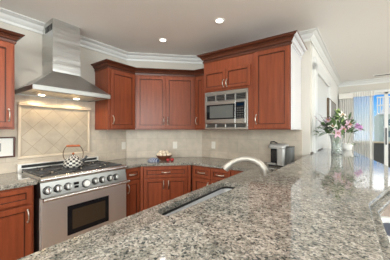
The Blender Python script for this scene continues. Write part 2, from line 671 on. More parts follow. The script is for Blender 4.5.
# sliding glass door in the far wall
df = B()
for x0, x1 in ((0.02, 0.08), (0.395, 0.435), (0.665, 0.735), (1.35, 1.42), (2.02, 2.09), (2.66, 2.72)):
    df.box(x0, x1, 6.80, 6.87, 0.0, 2.29)
df.box(0.02, 2.72, 6.80, 6.87, 2.23, 2.29)
df.box(0.02, 2.72, 6.80, 6.87, 0.0, 0.07)
dr = struct('door_1', df, 'white_trim', bevel=0.006)
finish('pane', B().box(0.08, 2.66, 6.835, 6.838, 0.07, 2.23), 'clear_glass', dr)
finish('door_handle', B().box(0.683, 0.712, 6.775, 6.80, 1.02, 1.42), 'black_enamel', dr, bevel=0.006)
dh = B()
dh.box(0.0, 2.74, 6.75, 6.80, 2.27, 2.34)
struct('trim_8', dh, 'white_trim', bevel=0.006)

# ------------------------------------------------------------------ outside the sliding door
struct('ground_outside', B().box(-400, 700, 9.2, 190, -6.3, -6.0), 'sand')
struct('sea_outside', B().box(-3000, 3000, 190, 2900, -6.4, -6.05), 'sea')
bf = B().box(-1.0, 4.5, 6.95, 8.5, -0.2, -0.02)
struct('floor_balcony', bf, 'balcony_dark')
rl = thing('balcony_parapet', 'dark balcony parapet with a pale top rail outside the sliding glass door', 'parapet', (1.5, 8.35, 0))
finish('parapet_panel', B().box(-2.4, 3.0, -0.05, 0.05, -0.02, 0.98), 'balcony_dark', rl)
finish('top_rail', B().box(-2.4, 3.0, -0.08, 0.08, 0.98, 1.03), 'sand', rl, bevel=0.01)

bl = thing('apartment_tower', 'pale green apartment tower with a white lattice crown seen through the sliding door', 'building', (5.45, 60.5, -6.0))
g = B()
g.box(-0.35, 14, 0, 12, 0, 10.9)
finish('wall', g, 'stucco', bl)
g = B()
for k in range(12):
    g.box(-0.75 + k * 0.45, -0.55 + k * 0.45, -0.35, -0.15, 10.9, 14.4)
g.box(-0.8, 5.0, -0.4, -0.1, 10.7, 11.0)
g.box(-0.8, 5.0, -0.4, -0.1, 12.5, 12.8)
g.box(-0.8, 5.0, -0.4, -0.1, 14.2, 14.5)
g.box(0.9, 13, 2.2, 10, 10.9, 12.3)
finish('lattice_crown', g, 'stucco_white', bl)
for k, z in enumerate((0.6, 3.2, 5.8, 8.3)):
    w = finish('window', B().box(0.35, 1.75, -0.06, 0.02, z, z + 1.35), 'far_glass', bl)
    finish('balcony', B().box(0.2, 2.6, -0.9, -0.06, z - 0.75, z + 0.05), 'stucco', bl)
    finish('window', B().box(3.2, 4.6, -0.06, 0.02, z, z + 1.35), 'far_glass', bl)

# ------------------------------------------------------------------ cabinets
def raised_door(name, root, x0, x1, z0, z1, fw=0.046, th=0.020, mat=CHERRY):
    """framed door in front of the cabinet face (y from -th to 0), with raised centre panel"""
    g = B()
    g.box(x0, x1, -th * 0.45, 0, z0, z1)
    for a in ((x0, x0 + fw, z0, z1), (x1 - fw, x1, z0, z1), (x0 + fw, x1 - fw, z0, z0 + fw), (x0 + fw, x1 - fw, z1 - fw, z1)):
        g.box(a[0], a[1], -th, -th * 0.4, a[2], a[3])
    # stepped bead round the opening and the raised field
    X0, X1, Z0, Z1 = x0 + fw, x1 - fw, z0 + fw, z1 - fw
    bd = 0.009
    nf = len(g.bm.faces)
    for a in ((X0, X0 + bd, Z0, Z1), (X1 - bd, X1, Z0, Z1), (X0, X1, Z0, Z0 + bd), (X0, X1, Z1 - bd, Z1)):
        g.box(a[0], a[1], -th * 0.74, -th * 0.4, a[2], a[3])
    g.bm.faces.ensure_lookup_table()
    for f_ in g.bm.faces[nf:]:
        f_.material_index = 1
    o = finish(name, g, mat, root, bevel=0.002, seg=2)
    o.data.materials.append(GLAZE_SHADE)
    return o


def pull(parent, x, z, vertical=True, y=-0.020, L=0.105):
    g = B()
    pts = []
    for i in range(9):
        t = i / 8
        a = (t - 0.5) * L
        o = y - 0.030 * math.sin(PI * t) ** 0.5
        pts.append((x, o, z + a) if vertical else (x + a, o, z))
    g.tube(pts, 0.0058, 8)
    for s in (-0.5, 0.5):
        c = (x, y - 0.003, z + s * L) if vertical else (x + s * L, y - 0.003, z)
        g.ball(c, 0.009, 8, 5)
    o = finish('handle', g, 'nickel', parent, smooth=True)
    o['label'] = 'brushed nickel pull'
    return o


CT0, CT1 = 0.876, 0.914


def base_cabinet(label, loc, rz, w, depth, doors, drawers, x_start=0.0, posts=()):
    """loc is the lower left corner of the face; local x runs along the face, y into the wall"""
    r = thing('base_cabinet', label, 'cabinet', loc, rz, 'cherry base cabinets')
    g = B().box(x_start, w, 0, depth, 0.105, CT0)
    finish('body', g, CHERRY, r, bevel=0.002)
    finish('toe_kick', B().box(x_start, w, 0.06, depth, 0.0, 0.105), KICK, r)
    for x0, x1, ped in drawers:
        d = raised_door('drawer', r, x0, x1, 0.722, 0.858, fw=0.036)
        if ped:
            pull(d, (x0 + x1) / 2, 0.79, False)
    for x0, x1, hs in doors:
        d = raised_door('door', r, x0, x1, 0.135, 0.705)
        pull(d, x0 + 0.03 if hs == 'L' else x1 - 0.03, 0.615, True)
    for x in posts:
        finish('pilaster', B().box(x - 0.022, x + 0.022, -0.014, 0.002, 0.105, CT0), CHERRY, r, bevel=0.006)
    return r


FX = -2.315   # face of the base units on the range wall
base_cabinet('cherry base cabinet left of the range, under the framed print', (FX, 0.02, 0), R(90), 0.685, 0.63,
             [(0.02, 0.665, 'R')], [(0.02, 0.665, True)])
bpy.context.view_layer.update()
# the unit further left, mostly outside the picture
base_cabinet('narrow cherry base cabinet between range and corner unit', (FX, 1.66, 0), R(90), 0.245, 0.63,
             [(0.015, 0.235, 'L')], [(0.015, 0.235, True)])
# diagonal corner unit: face from (-2.315,1.905) to (-1.815,2.425)
u = Vector((1, 1)).normalized()
dlen = 0.700
base_cabinet('diagonal corner base cabinet under the bowl, two doors and one wide drawer', (-2.312, 1.912, 0), R(45), dlen, 0.60,
             [(0.055, dlen / 2 - 0.003, 'R'), (dlen / 2 + 0.003, dlen - 0.055, 'L')], [(0.055, dlen - 0.055, True)], posts=(0.024, dlen - 0.024))
base_cabinet('cherry base cabinet below the microwave with two drawers side by side', (-1.81, 2.425, 0), 0, 0.85, 0.60,
             [(0.03, 0.312, 'R'), (0.32, 0.60, 'L')], [(0.03, 0.312, True), (0.32, 0.60, True)])

# peninsula units under sink and bar
pr = thing('peninsula_cabinet', 'cherry peninsula base under the sink and the bar counter', 'cabinet', (-0.925, -0.5, 0))
finish('body', B().box(0.0, 0.43, 0, 2.90, 0.105, 0.64), CHERRY, pr)
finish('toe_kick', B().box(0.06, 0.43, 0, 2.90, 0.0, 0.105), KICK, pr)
finish('face_frame', B().box(0.0, 0.015, 0, 2.90, 0.64, CT0), CHERRY, pr)
kw = B()
kw.slab([(-0.465, -0.5), (-0.30, -0.5), (-0.30, 3.045), (-0.408, 3.045), (-0.43, 2.40)], 0, 1.0175)
struct('wall_knee', kw, 'greige_paint')

# ------------------------------------------------------------------ stone tops
tag(finish('countertop', B().box(WX + 0.009, -2.29, -0.6, 0.728, CT0, CT1), GRANITE, bevel=0.006), 'speckled granite worktop piece left of the range', 'countertop')


def rrect(x0, x1, y0, y1, r, n=6):
    pts = []
    for cx, cy, a0 in ((x1 - r, y0 + r, -90), (x1 - r, y1 - r, 0), (x0 + r, y1 - r, 90), (x0 + r, y0 + r, 180)):
        for k in range(n + 1):
            a = R(a0 + 90 * k / n)
            pts.append((cx + r * math.cos(a), cy + r * math.sin(a)))
    return pts


SX0, SX1, SY0, SY1 = -0.895, -0.51, 0.83, 1.68
outer = [(-2.29, 1.656), (-2.29, 1.90), (-1.79, 2.40), (-0.95, 2.40), (-0.955, -0.6), (-0.467, -0.6), (-0.467, 0.5), (-0.432, 2.40), (-0.412, 3.041), (-2.056, 3.041), (-2.941, 2.156), (-2.941, 1.656)]
tag(finish('countertop', B().slab(outer, CT0, CT1, [rrect(SX0, SX1, SY0, SY1, 0.07)]), GRANITE, bevel=0.005), 'long granite worktop running from the range round the corner to the sink', 'countertop')

bar_pts = [(-0.56, -0.5), (0.066, -0.5), (0.066, 1.135), (0.170, 1.51), (0.255, 1.85), (0.285, 2.15), (0.257, 2.45), (0.145, 3.2), (0.010, 4.21), (-0.355, 4.10), (right_x(4.0) + 0.012, 4.0), (right_x(3.06) + 0.012, 3.045), (-0.428, 3.04), (-0.465, 1.45), (-0.53, 0.55)]
bar_low = [(-0.56, -0.5), (0.096, -0.5), (0.096, 1.125), (0.20, 1.50), (0.285, 1.85), (0.315, 2.15), (0.287, 2.45), (0.175, 3.2), (0.034, 4.245), (-0.36, 4.125), (right_x(4.0) + 0.012, 4.0), (right_x(3.06) + 0.012, 3.045), (-0.428, 3.04), (-0.465, 1.45), (-0.53, 0.55)]
bar = tag(finish('bar_countertop', B().slab(bar_pts, 1.042, 1.066), GRANITE, bevel=0.010, seg=4, smooth=True, angle=50), 'raised granite bar top in front, holding the flower vase at its far end', 'countertop')
finish('lower_edge', B().slab(bar_low, 1.018, 1.0425), GRANITE, bar, bevel=0.011, seg=4, smooth=True, angle=50)

# sink bowl (undermount, steel)
sk = thing('kitchen_sink', 'stainless steel undermount sink set into the granite beside the bar', 'sink', ((SX0 + SX1) / 2, (SY0 + SY1) / 2, CT0))
hx, hy = (SX1 - SX0) / 2 + 0.006, (SY1 - SY0) / 2 + 0.006


def ring(ix, z, r):
    return [Vector((p[0], p[1], z)) for p in rrect(-hx + ix, hx - ix, -hy + ix, hy - ix, r)]


g = B()
g.loops([ring(0, -0.0135, 0.075), ring(0.002, -0.17, 0.072), ring(0.02, -0.205, 0.07), ring(0.06, -0.212, 0.04)], False, True)
finish('basin', g, 'sink_steel', sk, smooth=True, angle=60)
gs = B()  # added black ring: shade at the stone's cut edge, put into colour
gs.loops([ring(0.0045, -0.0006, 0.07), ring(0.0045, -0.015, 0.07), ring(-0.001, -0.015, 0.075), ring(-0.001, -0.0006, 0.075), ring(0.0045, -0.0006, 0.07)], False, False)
finish('edge_shade', gs, 'dark_slot', sk)['label'] = 'dark ring painted as shade under the stone edge'
finish('drain', B().lathe([(0.045, -0.2115), (0.045, -0.208), (0.03, -0.208), (0.025, -0.211)], n=20), 'bright_steel', sk, smooth=True)

# ------------------------------------------------------------------ faucet
fb = Vector((-0.575, 1.83, CT1))
fa = thing('kitchen_faucet', 'brushed nickel arched kitchen faucet beside the sink', 'faucet', fb)
ctrl = [Vector((0, 0, 0.03)), Vector((-0.004, -0.002, 0.075)), Vector((-0.02, -0.008, 0.125)), Vector((-0.05, -0.018, 0.167)), Vector((-0.095, -0.034, 0.197)), Vector((-0.145, -0.052, 0.208)), Vector((-0.195, -0.069, 0.202)), Vector((-0.24, -0.085, 0.186)), Vector((-0.28, -0.099, 0.162)), Vector((-0.313, -0.111, 0.133)), Vector((-0.334, -0.119, 0.106))]
sp_o = finish('spout', B().tube(ctrl[:9], [0.034, 0.033, 0.031, 0.029, 0.027, 0.0255, 0.0245, 0.0245, 0.025], 14), 'faucet_nickel', fa, smooth=True, angle=60)
finish('spray_head', B().tube(ctrl[8:], [0.0255, 0.033, 0.034], 14), 'faucet_nickel', fa, smooth=True, angle=60)
finish('base', B().lathe([(0.042, 0), (0.042, 0.006), (0.037, 0.012), (0.034, 0.04), (0.032, 0.05)]), 'faucet_nickel', fa, smooth=True)
finish('lever', B().tube([(-0.02, 0.005, 0.055), (-0.038, 0.03, 0.085), (-0.045, 0.05, 0.13), (-0.047, 0.06, 0.165)], [0.014, 0.011, 0.009, 0.008], 10), 'faucet_nickel', fa, smooth=True, angle=60)

# ------------------------------------------------------------------ upper cabinets
UF = -2.62            # faces on the range wall
UFB = 2.72            # face of the short unit on the microwave wall
UB, UT = 1.375, 2.215
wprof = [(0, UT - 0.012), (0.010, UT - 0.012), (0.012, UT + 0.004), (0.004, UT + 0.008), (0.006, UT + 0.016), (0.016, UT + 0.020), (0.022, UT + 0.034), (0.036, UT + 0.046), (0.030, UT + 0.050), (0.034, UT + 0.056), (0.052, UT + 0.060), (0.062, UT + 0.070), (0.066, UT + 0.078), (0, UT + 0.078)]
CROWN_SHADE = (2, 3, 7, 8, 11, 12)  # crown steps coloured darker, standing in for shade in the coves


def upper(label, loc, rz, w, depth, doors, z1=UT, z0=UB, body_pts=None, group='cherry wall cabinets'):
    r = thing('upper_cabinet', label, 'cabinet', loc, rz, group)
    if body_pts:
        finish('body', B().slab(body_pts, z0 - loc[2], z1 - loc[2] + 0.02), CHERRY, r, world=False, bevel=0.002)
    else:
        finish('body', B().box(0, w, 0, depth, z0 - loc[2], z1 - loc[2] + 0.02), CHERRY, r, bevel=0.002)
    for x0, x1, a, b_, hs in doors:
        d = raised_door('door', r, x0, x1, a - loc[2], b_ - loc[2])
        if hs:
            pull(d, x0 + 0.028 if hs == 'L' else x1 - 0.028, a - loc[2] + 0.115, True)
    return r


lu = upper('cherry wall cabinet left of the range hood, above the framed print', (UF, -0.05, UB), R(90), 0.695, 0.322,
           [(0.07, 0.37, UB + 0.02, UT - 0.03, 'R'), (0.375, 0.675, UB + 0.02, UT - 0.03, 'R')])
cl = sweep([(UF, -0.05), (UF, 0.645), (WX + 0.001, 0.645)], wprof, dark=CROWN_SHADE)
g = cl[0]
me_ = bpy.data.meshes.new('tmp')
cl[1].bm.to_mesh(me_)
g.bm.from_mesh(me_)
finish('crown', g, CROWN_WOOD, lu, world=True).data.materials.append(GLAZE_SHADE)

ru = upper('cherry wall cabinet right of the range hood with its side showing', (UF, 1.63, UB), R(90), 0.44, 0.33,
           [(0.03, 0.425, UB + 0.02, UT - 0.03, 'L')])
# diagonal upper: face from (-2.62,2.07) to (-1.97,2.72)
dl2 = 0.65 * math.sqrt(2)
k = math.sqrt(0.5)


def to_diag(p):
    dx, dy = p[0] + 2.62, p[1] - 2.07
    return (dx * k + dy * k, -dx * k + dy * k)


du = upper('diagonal corner wall cabinet with two tall cherry doors above the bowl', (-2.62, 2.07, UB), R(45), dl2, 0.3,
           [(0.025, dl2 / 2 - 0.002, UB + 0.02, UT - 0.03, 'R'), (dl2 / 2 + 0.002, dl2 - 0.025, UB + 0.02, UT - 0.03, 'L')],
           body_pts=[to_diag(p) for p in ((-2.62, 2.072), (-1.972, 2.72), (-1.972, 3.049), (-2.06, 3.048), (-2.948, 2.16), (-2.948, 2.072))])
nu = upper('narrow cherry wall cabinet squeezed between corner cabinet and microwave', (-1.97, UFB, UB), 0, 0.325, 0.328,
           [(0.015, 0.175, UB + 0.02, UT - 0.03, 'L')])
legs = sweep([(WX + 0.001, 1.63), (UF, 1.63), (UF, 2.07), (-1.97, UFB), (-1.645, UFB)], wprof, dark=CROWN_SHADE)
g = legs[1]
legs[0].bm.to_mesh(me_)
g.bm.from_mesh(me_)
finish('crown', g, CROWN_WOOD, ru, world=True).data.materials.append(GLAZE_SHADE)
finish('crown', legs[2], CROWN_WOOD, du, world=True).data.materials.append(GLAZE_SHADE)
finish('crown', legs[3], CROWN_WOOD, nu, world=True).data.materials.append(GLAZE_SHADE)

# tall pair: microwave unit and single-door unit, deeper and higher
TF = 2.47
TX0, TXM, TX1 = -1.64, -0.938, -0.515
TT = 2.305
tprof = [(o_ * 1.15, TT + (z_ - UT) * 1.2) for o_, z_ in wprof]
mu_ = thing('microwave_cabinet', 'deep cherry wall cabinet holding the microwave below two small doors', 'cabinet', (TX0, TF, UB), 0, 'cherry wall cabinets')
W = TXM - TX0
g = B()
g.box(0, W, 0, 0.575, 0.51, TT - UB + 0.02)
g.box(0, 0.028, 0, 0.575, 0, 0.51)
g.box(W - 0.06, W, 0, 0.575, 0, 0.51)
g.box(0.028, W - 0.06, 0.50, 0.575, 0, 0.51)
finish('body', g, CHERRY, mu_, bevel=0.002)
for x0, x1, hs in ((0.015, 0.338, 'R'), (0.343, 0.675, 'L')):
    d = raised_door('door', mu_, x0, x1, 0.535, 0.785, fw=0.036)
    pull(d, x1 - 0.022 if hs == 'R' else x0 + 0.022, 0.60, True, L=0.09)
tu = thing('upper_cabinet', 'cherry wall cabinet with one wide door right of the microwave', 'cabinet', (TXM, TF, UB), 0, 'cherry wall cabinets')
W2 = TX1 - TXM
finish('body', B().box(0.001, W2, 0, 0.575, 0, TT - UB + 0.02), CHERRY, tu, bevel=0.002)
ep = finish('end_panel', B().box(W2 - 0.001, W2 + 0.004, -0.001, 0.575, 0, TT - UB - 0.014), 'pale_gloss', tu, bevel=0.001)
ep['label'] = 'glossy pale end panel'
d = raised_door('door', tu, 0.022, W2 - 0.012, 0.015, TT - UB - 0.02)
pull(d, 0.047, 0.12, True)
legs = sweep([(TX0, WY - 0.001), (TX0, TF), (TXM, TF), (TX1, TF), (TX1, WY - 0.001)], tprof, dark=CROWN_SHADE)
g = legs[1]
legs[0].bm.to_mesh(me_)
g.bm.from_mesh(me_)
finish('crown', g, CROWN_WOOD, mu_, world=True).data.materials.append(GLAZE_SHADE)
finish('crown', legs[2], CROWN_WOOD, tu, world=True).data.materials.append(GLAZE_SHADE)
cr_ = finish('crown_return', legs[3], 'pale_gloss', tu, world=True)
cr_.data.materials.append(CROWN_WOOD)
cr_['label'] = 'pale glossy crown return with dark lines'

# ------------------------------------------------------------------ microwave
mw = thing('microwave_oven', 'built-in stainless microwave with black window in the cherry cabinet', 'microwave', (-1.609, TF, UB + 0.002), 0)
w, h = 0.612, 0.498
finish('case', B().box(0.005, w - 0.005, 0.002, 0.45, 0.004, h - 0.004), 'black_enamel', mw)
g = B()
for a in ((0, w, 0, 0.024), (0, w, h - 0.046, h), (0, 0.026, 0.024, h - 0.046), (w - 0.024, w, 0.024, h - 0.046), (0.026, w - 0.024, 0.070, 0.076), (0.026, w - 0.024, 0.372, 0.378)):
    g.box(a[0], a[1], -0.022, 0.002, a[2], a[3])
for z0, z1 in ((0.024, 0.070), (0.378, h - 0.046)):
    for i in range(1, 4):
        x = 0.026 + i * (w - 0.050) / 4
        g.box(x - 0.007, x + 0.007, -0.021, 0.002, z0, z1)
finish('trim_frame', g, 'trim_steel', mw, bevel=0.002)
for z0, z1 in ((0.024, 0.070), (0.378, h - 0.046)):
    for i in range(4):
        x0 = 0.026 + i * (w - 0.050) / 4 + 0.006
        x1 = 0.026 + (i + 1) * (w - 0.050) / 4 - 0.006
        g = B()
        for q in range(4):
            z = z0 + (q + 0.5) * (z1 - z0) / 4
            g.hexa([(x0, -0.006, z - 0.004), (x1, -0.006, z - 0.004), (x1, 0.004, z - 0.001), (x0, 0.004, z - 0.001)], [(x0, -0.006, z - 0.002), (x1, -0.006, z - 0.002), (x1, 0.004, z + 0.003), (x0, 0.004, z + 0.003)])
        finish('vent_grille', g, 'dark_steel', mw)
dd = finish('door', B().box(0.026, 0.455, -0.030, -0.002, 0.078, 0.370), 'trim_steel', mw, bevel=0.004)
finish('window', B().box(0.034, 0.452, -0.0325, -0.028, 0.132, 0.326), 'black_gloss', dd)
finish('inner_window', B().box(0.085, 0.425, -0.0335, -0.031, 0.150, 0.308), 'grey_print', dd)['label'] = 'grey mesh window'
M['grey_print'].node_tree.nodes['Principled BSDF'].inputs['Base Color'].default_value = (0.10, 0.105, 0.10, 1)
cp = finish('control_panel', B().box(0.457, w - 0.026, -0.030, -0.002, 0.078, 0.370), 'trim_steel', mw, bevel=0.003)
finish('key_field', B().box(0.460, w - 0.030, -0.0315, -0.028, 0.132, 0.340), 'black_gloss', cp)
finish('display', B().box(0.475, w - 0.045, -0.0325, -0.030, 0.292, 0.325), 'display_glow', cp)
g = B()
for r_ in range(5):
    for c_ in range(3):
        g.box(0.476 + c_ * 0.032, 0.500 + c_ * 0.032, -0.0325, -0.030, 0.142 + r_ * 0.029, 0.156 + r_ * 0.029)
finish('keypad', g, 'blue_screen', cp)

# ------------------------------------------------------------------ range
RY0, RY1 = 0.738, 1.648
RW = RY1 - RY0
rg = thing('gas_range', 'wide stainless gas range with six knobs under the hood', 'range', (-2.255, RY0, 0), R(90))
DEP = 0.685
g = B()
g.box(0, RW, 0.03, DEP, 0.12, 0.895)
finish('body', g, STEEL, rg, bevel=0.003)
finish('toe_kick', B().box(0.02, RW - 0.02, 0.08, DEP - 0.03, 0.0, 0.12), 'black_enamel', rg)
g = B()
g.hexa([(0, -0.012, 0.748), (RW, -0.012, 0.748), (RW, 0.05, 0.748), (0, 0.05, 0.748)], [(0, 0.014, 0.892), (RW, 0.014, 0.892), (RW, 0.05, 0.892), (0, 0.05, 0.892)])
cpn = finish('control_panel', g, 'panel_steel', rg, bevel=0.003)
finish('front_rail', B().tube([(0, 0.012, 0.912), (RW, 0.012, 0.912)], 0.026, 18), 'bright_steel', rg, smooth=True, angle=50)
finish('cooktop', B().box(0.012, RW - 0.012, 0.045, DEP - 0.06, 0.893, 0.905), 'oven_steel', rg)
finish('backguard', B().box(0, RW, DEP - 0.055, DEP - 0.002, 0.893, 0.998), 'oven_steel', rg, bevel=0.004)
finish('backguard_vent', B().box(0.03, RW - 0.03, DEP - 0.058, DEP - 0.054, 0.955, 0.985), 'dark_slot', rg)
knob_y = (0.792, 0.879, 0.970, 1.247, 1.330, 1.427, 1.501)
pn = Vector((0, -0.982, 0.19))


def knob(x, z, r):
    yb = -0.012 + 0.024 * (z - 0.748) / 0.124
    c0 = Vector((x, yb, z))
    ko = finish('knob', B().cyl(c0 + pn * 0.006, c0 + pn * 0.038, r * 0.84, r * 0.74, 22), 'panel_steel', rg, smooth=True)
    ko['label'] = 'steel knob with black ring'
    g = B().tube([c0, c0 + pn * 0.008, c0 + pn * 0.012], [r * 1.12, r * 1.08, r * 0.9], 24)
    finish('bezel', g, 'black_enamel', ko, smooth=True, angle=30)
    g = B()
    top = c0 + pn * 0.038
    g.cyl(top, top + pn * 0.003, r * 0.58, r * 0.5, 20)
    g.box(x - 0.005, x + 0.005, top.y - 0.010, top.y + 0.001, z + 0.004 - r * 0.66, z + 0.008 + r * 0.66)
    finish('grip', g, STEEL, ko, bevel=0.001)


for y in knob_y:
    knob(y - RY0, 0.812, 0.035)
tx = 1.147 - RY0
c0 = Vector((tx, 0.0, 0.806))
dlg = finish('oven_dial', B().tube([c0, c0 + pn * 0.012, c0 + pn * 0.018], [0.044, 0.042, 0.036], 28), 'black_enamel', rg, smooth=True, angle=30)
finish('dial_face', B().tube([c0 + pn * 0.016, c0 + pn * 0.032], [0.035, 0.031], 24), 'oven_steel', dlg, smooth=True, angle=30)
sx = 1.049 - RY0
finish('switch', B().box(sx - 0.022, sx + 0.022, -0.010, 0.01, 0.818, 0.842), 'black_gloss', rg)
finish('switch', B().box(sx - 0.018, sx + 0.018, -0.014, 0.01, 0.785, 0.806), 'black_gloss', rg)
g = B().box(0.006, RW - 0.006, -0.010, 0.03, 0.185, 0.738)
od = finish('oven_door', g, 'oven_steel', rg, bevel=0.004)
g = B()
wx0, wx1, wz0, wz1 = 0.972 - RY0 - 0.012, 1.391 - RY0 + 0.012, 0.33, 0.620
g.box(wx0, wx1, -0.015, -0.009, wz0, wz1)
finish('window_frame', g, 'black_gloss', od, bevel=0.002)
finish('window', B().box(wx0 + 0.045, wx1 - 0.045, -0.0165, -0.0145, wz0 + 0.05, wz1 - 0.045), 'oven_glass', od)
hb = B()
hb.tube([(0.0, -0.062, 0.742), (RW, -0.062, 0.742)], 0.0185, 16)
for x in (0.035, RW - 0.035):
    hb.tube([(x, -0.008, 0.725), (x, -0.062, 0.742)], 0.012, 10)
finish('door_handle', hb, 'bright_steel', od, smooth=True, angle=50)
finish('kick_panel', B().box(0.006, RW - 0.006, -0.005, 0.03, 0.10, 0.178), STEEL, rg)
# grates and burners, three across and two deep
gw = (RW - 0.04) / 3
for i in range(3):
    x0 = 0.02 + i * gw + 0.006
    x1 = 0.02 + (i + 1) * gw - 0.006
    y0, y1 = 0.055, DEP - 0.075
    g = B()
    t = 0.0052
    z0, z1 = 0.928, 0.944
    for a in ((x0, x1, y0, y0 + 2 * t), (x0, x1, y1 - 2 * t, y1), (x0, x0 + 2 * t, y0, y1), (x1 - 2 * t, x1, y0, y1), (x0, x1, (y0 + y1) / 2 - t, (y0 + y1) / 2 + t)):
        g.box(a[0], a[1], a[2], a[3], z0, z1)
    xc = (x0 + x1) / 2
    for yc in (y0 + (y1 - y0) * 0.25, y0 + (y1 - y0) * 0.75):
        q = (y1 - y0) * 0.25
        for a in range(8):
            an = PI * a / 4
            dx, dy = math.cos(an), math.sin(an)
            L = min((x1 - x0) / 2 / max(abs(dx), 1e-3), q / max(abs(dy), 1e-3))
            m4 = Matrix.Translation((xc, yc, 0)) @ Matrix.Rotation(an, 4, 'Z')
            g.box(0.035, L - 0.004, -t * 0.8, t * 0.8, z0 + 0.002, z1 + 0.004, m4)
    for x in (x0 + t, x1 - t):
        for y in (y0 + t, y1 - t):
            g.box(x - t, x + t, y - t, y + t, 0.904, z0)
    finish('grate', g, 'black_iron', rg)
    for yc in (y0 + (y1 - y0) * 0.25, y0 + (y1 - y0) * 0.75):
        bo = finish('burner', B().lathe([(0.055, 0.905), (0.052, 0.916), (0.036, 0.917), (0.036, 0.922)], (xc, yc, 0), 24), 'nickel', rg, smooth=True, angle=30)
        finish('burner_cap', B().lathe([(0.036, 0.921), (0.037, 0.926), (0.03, 0.930)], (xc, yc, 0), 24), 'black_iron', bo, smooth=True, angle=30)

# ------------------------------------------------------------------ hood
HY0, HY1 = 0.722, 1.522
hd = thing('range_hood', 'stainless chimney range hood reaching to the ceiling over the range', 'hood', (0, 0, 1.755))
hz = 1.755
XF = -2.395
g = B()
for a in ((WX + 0.002, XF, HY0, HY0 + 0.004), (WX + 0.002, XF, HY1 - 0.004, HY1), (XF - 0.004, XF, HY0, HY1), (WX + 0.002, WX + 0.010, HY0, HY1)):
    g.box(a[0], a[1], a[2], a[3], 0, 0.046)
finish('lip', g, 'panel_steel', hd, bevel=0.001)
g = B().box(WX + 0.006, XF - 0.004, HY0 + 0.004, HY1 - 0.004, 0.008, 0.012)
finish('underside', g, STEEL, hd)
CY0, CY1, CX = 0.985, 1.278, -2.65
g = B()
ringb = [Vector(p) for p in ((WX + 0.001, HY0, 0.046), (XF, HY0, 0.046), (XF, HY1, 0.046), (WX + 0.001, HY1, 0.046))]
ringt = [Vector(p) for p in ((WX + 0.001, CY0, 0.265), (CX, CY0, 0.265), (CX, CY1, 0.265), (WX + 0.001, CY1, 0.265))]
g.loops([ringb, ringt], True, True)
finish('canopy', g, STEEL, hd, bevel=0.002)
ch = finish('chimney', B().box(WX + 0.001, CX, CY0, CY1, 0.265, CZ - hz - 0.001), STEEL, hd, bevel=0.002)
finish('chimney_sleeve', B().box(WX + 0.002, CX + 0.0025, CY0 - 0.0025, CY1 + 0.0025, 0.265, 0.58), STEEL, ch, bevel=0.001)
g = B()
for i in range(5):
    g.box(-2.86 + i * 0.040, -2.832 + i * 0.040, CY0 - 0.0015, CY0 + 0.004, CZ - hz - 0.125, CZ - hz - 0.055)
finish('vent_slot', g, 'dark_slot', ch)
for i in range(2):
    y0 = HY0 + 0.09 + i * 0.315
    finish('filter', B().box(-2.72, -2.46, y0, y0 + 0.305, 0.003, 0.009), 'nickel', hd, bevel=0.002)
for y in (0.925, 1.302):
    lo = finish('lamp', B().lathe([(0.030, 0.001), (0.030, 0.012)], (-2.79, y, 0), 20), 'hood_lamp_glow', hd)
    lo['label'] = 'lit warm hood lamp'
    light('hood_light', 'SPOT', (-2.79, y, hz - 0.004), (0, 0, 0), 4.5, (1, 0.74, 0.42), spot_size=R(164), spot_blend=0.35, shadow_soft_size=0.03)

# ------------------------------------------------------------------ ceiling lamps
def can(x, y, label, on=True, e=6):
    r = thing('ceiling_light', label, 'ceiling light', (x, y, CZ), 0, 'recessed ceiling lights')
    finish('trim_ring', B().lathe([(0.040, -0.004), (0.056, -0.008), (0.062, -0.0005), (0.042, -0.0005)], n=28, cap0=False, cap1=False), 'white_plastic', r, smooth=True)
    finish('lens', B().lathe([(0.042, -0.001), (0.040, -0.006), (0.02, -0.008)], n=24), 'lamp_glow', r)
    light('can_light', 'SPOT', (x, y, CZ - 0.02), (0, 0, 0), e, (1, 0.97, 0.91), spot_size=R(150), spot_blend=0.7, shadow_soft_size=0.04)


can(-2.085, 2.12, 'lit recessed ceiling light above the diagonal corner cabinets')
can(-1.196, 2.12, 'lit recessed ceiling light nearer the microwave cabinet')
for x, y, e in ((-2.085, 0.45, 26), (-1.196, 0.2, 62), (-1.196, -1.2, 40), (1.0, 0.4, 22), (0.8, 2.6, 24), (0.8, 4.6, 24)):
    light('can_light', 'SPOT', (x, y, CZ - 0.02), (0, 0, 0), e, (1, 0.97, 0.91), spot_size=R(150), spot_blend=0.7, shadow_soft_size=0.04)

vt = thing('ceiling_vent', 'narrow white ceiling vent near the sliding door', 'vent', (0.62, 6.32, CZ))
finish('frame', B().box(-0.20, 0.20, -0.05, 0.05, -0.012, -0.0005), 'white_plastic', vt, bevel=0.003)
g = B()
for i in range(3):
    g.box(-0.17, 0.17, -0.032 + i * 0.025, -0.018 + i * 0.025, -0.014, -0.011)
finish('slot', g, 'dark_slot', vt)

# ------------------------------------------------------------------ kettle
kt = thing('tea_kettle', 'black and white checked enamel kettle with wooden handle on the range', 'kettle', (-2.575, 1.165, 0.9485), R(60))
kt.scale = (1.06, 1.06, 1.06)
finish('body', B().lathe([(0.080, 0), (0.094, 0.008), (0.098, 0.03), (0.092, 0.06), (0.075, 0.088), (0.050, 0.106), (0.042, 0.110)], n=32), 'check_enamel', kt, smooth=True, angle=60)
ld = finish('lid', B().lathe([(0.043, 0.109), (0.040, 0.118), (0.02, 0.128), (0.006, 0.130)], n=24), 'check_enamel', kt, smooth=True)
finish('lid_knob', B().ball((0, 0, 0.141), 0.013, 12, 8), HANDLE_WOOD, ld, smooth=True)
finish('spout', B().tube([(0.078, 0, 0.045), (0.105, 0, 0.068), (0.120, 0, 0.095), (0.132, 0, 0.112)], [0.020, 0.015, 0.012, 0.012], 12), 'black_enamel', kt, smooth=True, angle=60)
